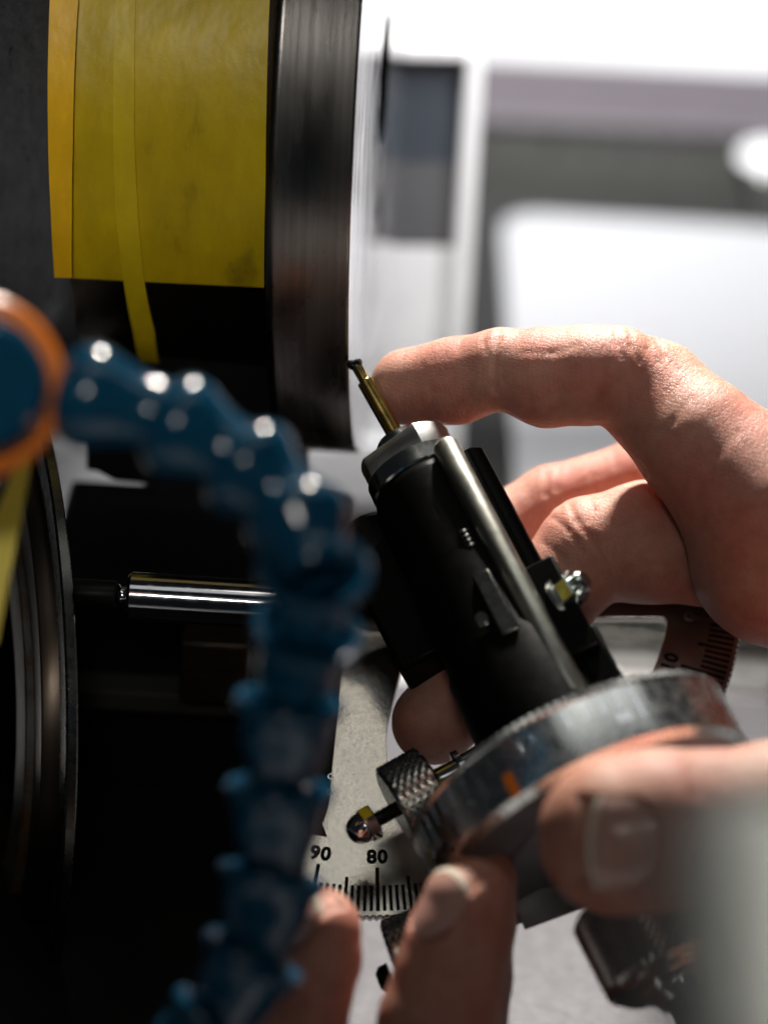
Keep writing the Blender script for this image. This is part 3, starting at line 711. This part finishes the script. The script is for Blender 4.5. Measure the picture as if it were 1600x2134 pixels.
# ------------------------------------------------------------------ hands: one continuous surface each
def cmm(px, py, dz):
    D = D0 + dz; s = K * D / D0
    return np.array([(px - 800) * s, (1067 - py) * s, -dz])
def to_world(q):   # camera mm (x right, y up, z towards camera) -> world
    A = np.array([list(RT), list(UP), list(TC)]); return np.array(FOC) + q @ A
def rc_dist(p, a, b, ra_, rb_):
    ab = b - a; L2 = float(ab @ ab); t = np.clip(((p - a) @ ab) / L2, 0, 1)
    d = p - a - t[..., None] * ab
    return np.sqrt((d * d).sum(-1)) - (ra_ + (rb_ - ra_) * t)
def smin(a, b, k):
    h = np.clip(.5 + .5 * (b - a) / k, 0, 1); return b * (1 - h) + a * h - k * h * (1 - h)
class Hand:
    def __init__(s, groups, joins, grooves=()):
        s.g = [[(cmm(x, y, z), r * K) for (x, y, z, r) in ch] for ch in groups]; s.j = joins
        s.dents = []
        s.gr = []; gr = []
        for pts, r, dpt in grooves:
            q = np.array([cmm(x, y, z) for (x, y, z) in pts]); d = q - np.array([0, 0, D0]); d /= np.linalg.norm(d, axis=1)[:, None]
            q = s.hit(q, d, 40)
            gr += [(a, b, r * K, dpt * K) for a, b in zip(q[:-1], q[1:])]
        s.gr = gr
    def f(s, p):
        tot = None
        for ch, kj in zip(s.g, s.j):
            d = None
            for (a, ra_), (b, rb_) in zip(ch[:-1], ch[1:]):
                e = rc_dist(p, a, b, ra_, rb_); d = e if d is None else smin(d, e, 1.6)
            tot = d if tot is None else smin(tot, d, kj)
        for a, b, r, dp in s.gr:      # skin creases
            e = rc_dist(p, a, b, r, r); tot = tot + dp * np.exp(-np.clip(e + r, 0, None) ** 2 / (r * r))
        for (c, a, nn, l2, w2, dp) in s.dents:
            q = p - c; bx_ = np.cross(a, nn); u = q @ a; w_ = q @ bx_; v_ = q @ nn
            sm = lambda x: np.clip(x, 0, 1) ** 2 * (3 - 2 * np.clip(x, 0, 1))
            wl = w2 * np.sqrt(np.clip(1 - np.clip((-u / l2 - .35) / .75, 0, 1) ** 2, .02, 1))
            mk = sm((wl - np.abs(w_)) / .7 + .5) * sm((u + l2) / .9 + .5) * sm((l2 * 1.5 - u) / 2.0) * (v_ > 0)
            tot = tot + dp * mk
        return tot
    def mesh(s, lo, hi, h):
        n = np.ceil((hi - lo) / h).astype(int) + 1
        ax = [lo[i] + h * np.arange(n[i]) for i in range(3)]
        B = 4; nb = -(-n // B)
        cb = [lo[i] + h * (B * np.arange(nb[i]) + (B - 1) / 2) for i in range(3)]
        Gc = np.stack(np.meshgrid(*cb, indexing='ij'), -1).reshape(-1, 3)
        Fc = s.f(Gc).reshape(tuple(nb))
        Ff = Fc.repeat(B, 0).repeat(B, 1).repeat(B, 2).astype(np.float32)
        act_ = np.argwhere(np.abs(Fc) < h * B * 1.25 + .3)
        offs = np.stack(np.meshgrid(*[np.arange(B)] * 3, indexing='ij'), -1).reshape(-1, 3)
        for k0 in range(0, len(act_), 4000):
            ii = (act_[k0:k0 + 4000, None, :] * B + offs[None]).reshape(-1, 3)
            Ff[ii[:, 0], ii[:, 1], ii[:, 2]] = s.f(lo + h * ii)
        F = Ff[:n[0], :n[1], :n[2]]
        S = F < 0
        cnt = np.zeros(tuple(n - 1)); acc = np.zeros(tuple(n - 1) + (3,))
        sl = [slice(0, -1), slice(1, None)]
        for d in range(3):
            o = [k for k in range(3) if k != d]
            for b0 in (0, 1):
                for b1 in (0, 1):
                    ia = [None] * 3; ib = [None] * 3
                    ia[d] = sl[0]; ib[d] = sl[1]; ia[o[0]] = ib[o[0]] = sl[b0]; ia[o[1]] = ib[o[1]] = sl[b1]
                    fa = F[tuple(ia)]; fb = F[tuple(ib)]; c = (fa < 0) != (fb < 0)
                    t = np.where(c, fa / np.where(c, fa - fb, 1), 0)
                    v = [0, 0, 0]; v[d] = t; v[o[0]] = b0; v[o[1]] = b1
                    for k in range(3): acc[..., k] += np.where(c, v[k], 0)
                    cnt += c
        act = cnt > 0; idx = -np.ones(act.shape, int); idx[act] = np.arange(act.sum())
        I = np.argwhere(act); vtx = lo + h * (I + acc[act] / cnt[act][:, None])
        faces = []
        for d in range(3):
            o = [k for k in range(3) if k != d]
            ia = [slice(None)] * 3; ib = [slice(None)] * 3
            ia[d] = sl[0]; ib[d] = sl[1]
            c = S[tuple(ia)] != S[tuple(ib)]; E = np.argwhere(c); ins = S[tuple(ia)][c]
            ok = np.all((E[:, o] > 0) & (E[:, o] < (n - 1)[o]), axis=1); E = E[ok]; ins = ins[ok]
            qd = []
            for b0, b1 in ((0, 0), (1, 0), (1, 1), (0, 1)):
                G = E.copy(); G[:, o[0]] -= b0; G[:, o[1]] -= b1; qd.append(idx[G[:, 0], G[:, 1], G[:, 2]])
            Q = np.stack(qd, 1); Q = Q[(Q >= 0).all(1)] if True else Q
            m_ = np.stack(qd, 1); keep = (m_ >= 0).all(1); Q = m_[keep]; ii = ins[keep]
            flip = ii if d != 1 else ~ii
            Q[~flip] = Q[~flip][:, ::-1]
            faces.append(Q)
        return vtx, np.concatenate(faces)
    def hit(s, p, d, n=30):
        p = p.copy()
        for _ in range(n): p = p + d * (s.f(p) * .85)[:, None]
        return p
    def nrm(s, p, e=.3):
        g = np.stack([s.f(p + np.eye(3)[k] * e) - s.f(p - np.eye(3)[k] * e) for k in range(3)], 1); return g / np.linalg.norm(g, axis=1)[:, None]
def build_hand(name, hand, lo, hi, h, mat, label):
    v, f = hand.mesh(np.array(lo, float), np.array(hi, float), h)
    o = mesh_obj(name, to_world(v), f, mat, None, True, None, origin=Vector(to_world(v[np.argmax(v[:, 0] - v[:, 1])][None])[0]), sharp=None)
    return tag(o, label, 'hand')
def nail_spec(c, a, nn, l2, w2, dp=.95):
    c = cmm(*c); a = np.array(a, float); a /= np.linalg.norm(a); nn = np.array(nn, float); nn -= a * (nn @ a); nn /= np.linalg.norm(nn)
    return (c, a, nn, l2, w2, dp)
def nail(hand, parent, spec, rad, n=14):
    c, a, nn, l2, w2, dp = spec; bx_ = np.cross(a, nn)
    ang = math.asin(min(.95, w2 / rad)); keep = hand.dents; hand.dents = []
    def sheet(u0_, u1_, off, rnd):
        pts = []; dirs = []
        for i in range(n + 1):
            for j in range(n + 1):
                w_ = 2 * j / n - 1
                lo_u = u0_ + (l2 * .95 * abs(w_) ** 3 if rnd else l2 * -.30 * w_ * w_); hi_u = u1_ - l2 * .30 * w_ * w_
                u = lo_u + (hi_u - lo_u) * i / n
                th = ang * w_; dd = nn * math.cos(th) + bx_ * math.sin(th)
                pts.append(c + a * u - nn * rad * 0 + dd * rad * 1.6); dirs.append(-dd)
        dirs = np.array(dirs); q = hand.hit(np.array(pts), dirs)
        return q + (-dirs) * off
    def mk(nm, A, B_, mat, par):
        N_ = (n + 1) ** 2; W_ = n + 1; fs = []
        for i in range(n):
            for j in range(n):
                q = (i * W_ + j, i * W_ + j + 1, (i + 1) * W_ + j + 1, (i + 1) * W_ + j); fs.append(q); fs.append(tuple(k + N_ for k in q[::-1]))
        for j in range(n):
            for i0 in (0, n): k = i0 * W_ + j; fs.append((k, k + N_, k + 1 + N_, k + 1))
            for j0 in (0, n): k = j * W_ + j0; fs.append((k, k + W_, k + W_ + N_, k + N_))
        o = mesh_obj(nm, to_world(np.concatenate([A, B_])), fs, mat, par, True, None, sharp=60)
        b = bmesh.new(); b.from_mesh(o.data); bmesh.ops.recalc_face_normals(b, faces=b.faces); b.to_mesh(o.data); b.free()
        return o
    o = mk('fingernail', sheet(-l2, l2, -.08, True), sheet(-l2, l2, -.7, True), m_nail, parent)
    mk('nail_edge', sheet(l2 * .88, l2 * 1.04, .02, False), sheet(l2 * .88, l2 * 1.04, -.7, False), m_nailtip, o)
    hand.dents = keep

up = Hand([
    # index finger, tip to knuckle
    [(852, 806, CD + 4, 84), (950, 793, CD + 1, 91), (1045, 768, CD - 4, 84), (1140, 786, CD - 6, 104), (1225, 782, CD - 8, 103), (1285, 778, CD - 8, 97), (1360, 824, CD - 6, 118), (1460, 925, 4, 134), (1590, 1060, 0, 165)],
    # palm side mass and wrist
    [(1560, 1010, 4, 150), (1625, 1160, 4, 188), (1800, 1190, 2, 240), (2050, 1220, 0, 280)],
    # digit holding the body from behind (thumb)
    [(1600, 1160, 22, 125), (1480, 1140, 20, 126), (1345, 1130, 20, 130), (1230, 1145, 20, 112), (1130, 1260, 19, 104), (1010, 1400, 19, 100), (905, 1505, 17, 92)],
    # middle finger further back
    [(1600, 1000, 34, 110), (1460, 985, 38, 96), (1330, 1005, 40, 92), (1150, 1050, 40, 84), (1040, 1110, 38, 82), (960, 1230, 34, 78)],
], [0, 3.5, 1.2, 1.2], [
    ([(x, y, -30) for x, y in q], r, d) for q, r, d in (
    # index finger: joint creases
    ([(1036, 705), (1030, 760), (1034, 815), (1048, 866)], 7, 4.5), ([(1052, 730), (1046, 790), (1058, 850)], 6, 2),
    ([(1250, 870), (1262, 830), (1286, 790)], 8, 5), ([(1240, 850), (1262, 800), (1270, 760)], 6, 2.5),
    ([(1282, 684), (1286, 715), (1296, 745)], 7, 3), ([(1310, 684), (1316, 720), (1330, 752)], 7, 3), ([(1340, 692), (1352, 728), (1372, 756)], 7, 3), ([(1366, 706), (1384, 742), (1410, 770)], 7, 2.5),
    ([(1010, 690), (1008, 712), (1012, 735)], 6, 2.5), ([(1040, 686), (1040, 705)], 6, 2.5), ([(960, 706), (958, 730)], 6, 1.5),
    ([(880, 760), (900, 820), (905, 860)], 8, 1.6), ([(1100, 800), (1106, 850), (1100, 880)], 8, 1.4), ([(940, 770), (955, 820)], 7, 1.3),
    ([(1200, 720), (1150, 735), (1090, 735)], 8, 1.5), ([(1440, 830), (1400, 880), (1380, 930)], 10, 1.5), ([(1540, 900), (1490, 950), (1450, 1010)], 10, 1.5),
    # thumb behind the body
    ([(1186, 1048), (1200, 1085), (1235, 1125), (1262, 1190), (1300, 1275)], 8, 4), ([(1150, 1078), (1185, 1105), (1215, 1150)], 7, 3), ([(1225, 1032), (1235, 1062), (1226, 1086)], 7, 3),
    ([(1255, 1200), (1275, 1250), (1290, 1282)], 7, 3), ([(1130, 1130), (1170, 1160), (1190, 1210)], 7, 2), ([(1310, 1030), (1330, 1080), (1350, 1130)], 7, 1.3), ([(1370, 1030), (1385, 1080), (1392, 1130)], 7, 1.2),
    # middle finger
    ([(1140, 985), (1136, 1030), (1142, 1075)], 7, 3.5), ([(1165, 975), (1160, 1020), (1168, 1060)], 6, 2.5), ([(1225, 950), (1232, 990), (1240, 1020)], 6, 1.5), ([(1280, 940), (1284, 975)], 6, 1.5))
])
o_up = build_hand('hand', up, [-6, -56, -64], [104, 36, 30], .48, m_skin, 'hand with extended index finger pressing the brass stick to the wheel')

lo_ = Hand([
    # thumb pointing left, nail to the camera
    [(1288, 1742, -62, 150), (1370, 1730, -62, 150), (1480, 1722, -60, 142), (1620, 1720, -58, 158), (1800, 1800, -56, 190), (2000, 2150, -54, 240)],
    # index finger from below
    [(975, 1885, -48, 90), (955, 1960, -48, 98), (935, 2040, -48, 104), (915, 2134, -48, 116), (890, 2300, -48, 118), (1000, 2500, -48, 135), (1250, 2620, -50, 170)],
    # middle finger
    [(662, 1940, -46, 84), (655, 2000, -46, 88), (640, 2070, -46, 84), (622, 2180, -46, 92), (620, 2330, -44, 105), (820, 2540, -44, 130), (1250, 2650, -48, 170)],
    # tip of the ring finger, just showing behind the index finger
    [(1008, 1836, -34, 66), (1000, 1920, -32, 70), (985, 2040, -30, 76), (960, 2200, -30, 90), (1040, 2480, -36, 120), (1250, 2620, -44, 160)],
    # palm
    [(1200, 2600, -48, 190), (1600, 2600, -50, 260), (2000, 2300, -52, 280), (2300, 2350, -52, 290)],
], [0, 1.0, 1.0, .8, 4.0], [
    ([(x, y, -110) for x, y in q], r, d) for q, r, d in (
    ([(858, 2030), (910, 2042), (960, 2022), (1010, 2030)], 8, 3.5), ([(850, 2055), (900, 2068), (950, 2050), (1000, 2060)], 8, 3.5), ([(842, 2082), (890, 2092), (950, 2078)], 8, 3), ([(870, 2005), (920, 2016), (965, 2002)], 8, 2.2),
    ([(900, 1985), (960, 1975), (1010, 1940)], 9, 1.5), ([(600, 2050), (650, 2062), (690, 2050)], 8, 3), ([(596, 2075), (645, 2088), (690, 2078)], 8, 3),
    ([(1440, 1598), (1446, 1650), (1440, 1700)], 9, 2.5), ([(1475, 1600), (1482, 1660), (1478, 1720)], 9, 2.5), ([(1510, 1602), (1518, 1670)], 9, 2))
])
specs = [(nail_spec((1284, 1735, -62), (-1, .04, 0), (0, -.06, 1), 5.2, 6.9), 11.6),
         (nail_spec((948, 1895, -48), (.42, .90, 0), (-.62, .15, .78), 6.0, 4.9), 7.2),
         (nail_spec((650, 1935, -46), (.45, .90, 0), (-.72, .15, .68), 6.0, 4.8), 6.8)]
lo_.dents = [q for q, _ in specs]
o_lo = build_hand('hand', lo_, [-28, -160, -4], [125, -32, 85], .55, m_skin2, 'hand gripping the engraved dial with thumb and fingertips, nails showing')
for q, r_ in specs: nail(lo_, o_lo, q, r_)
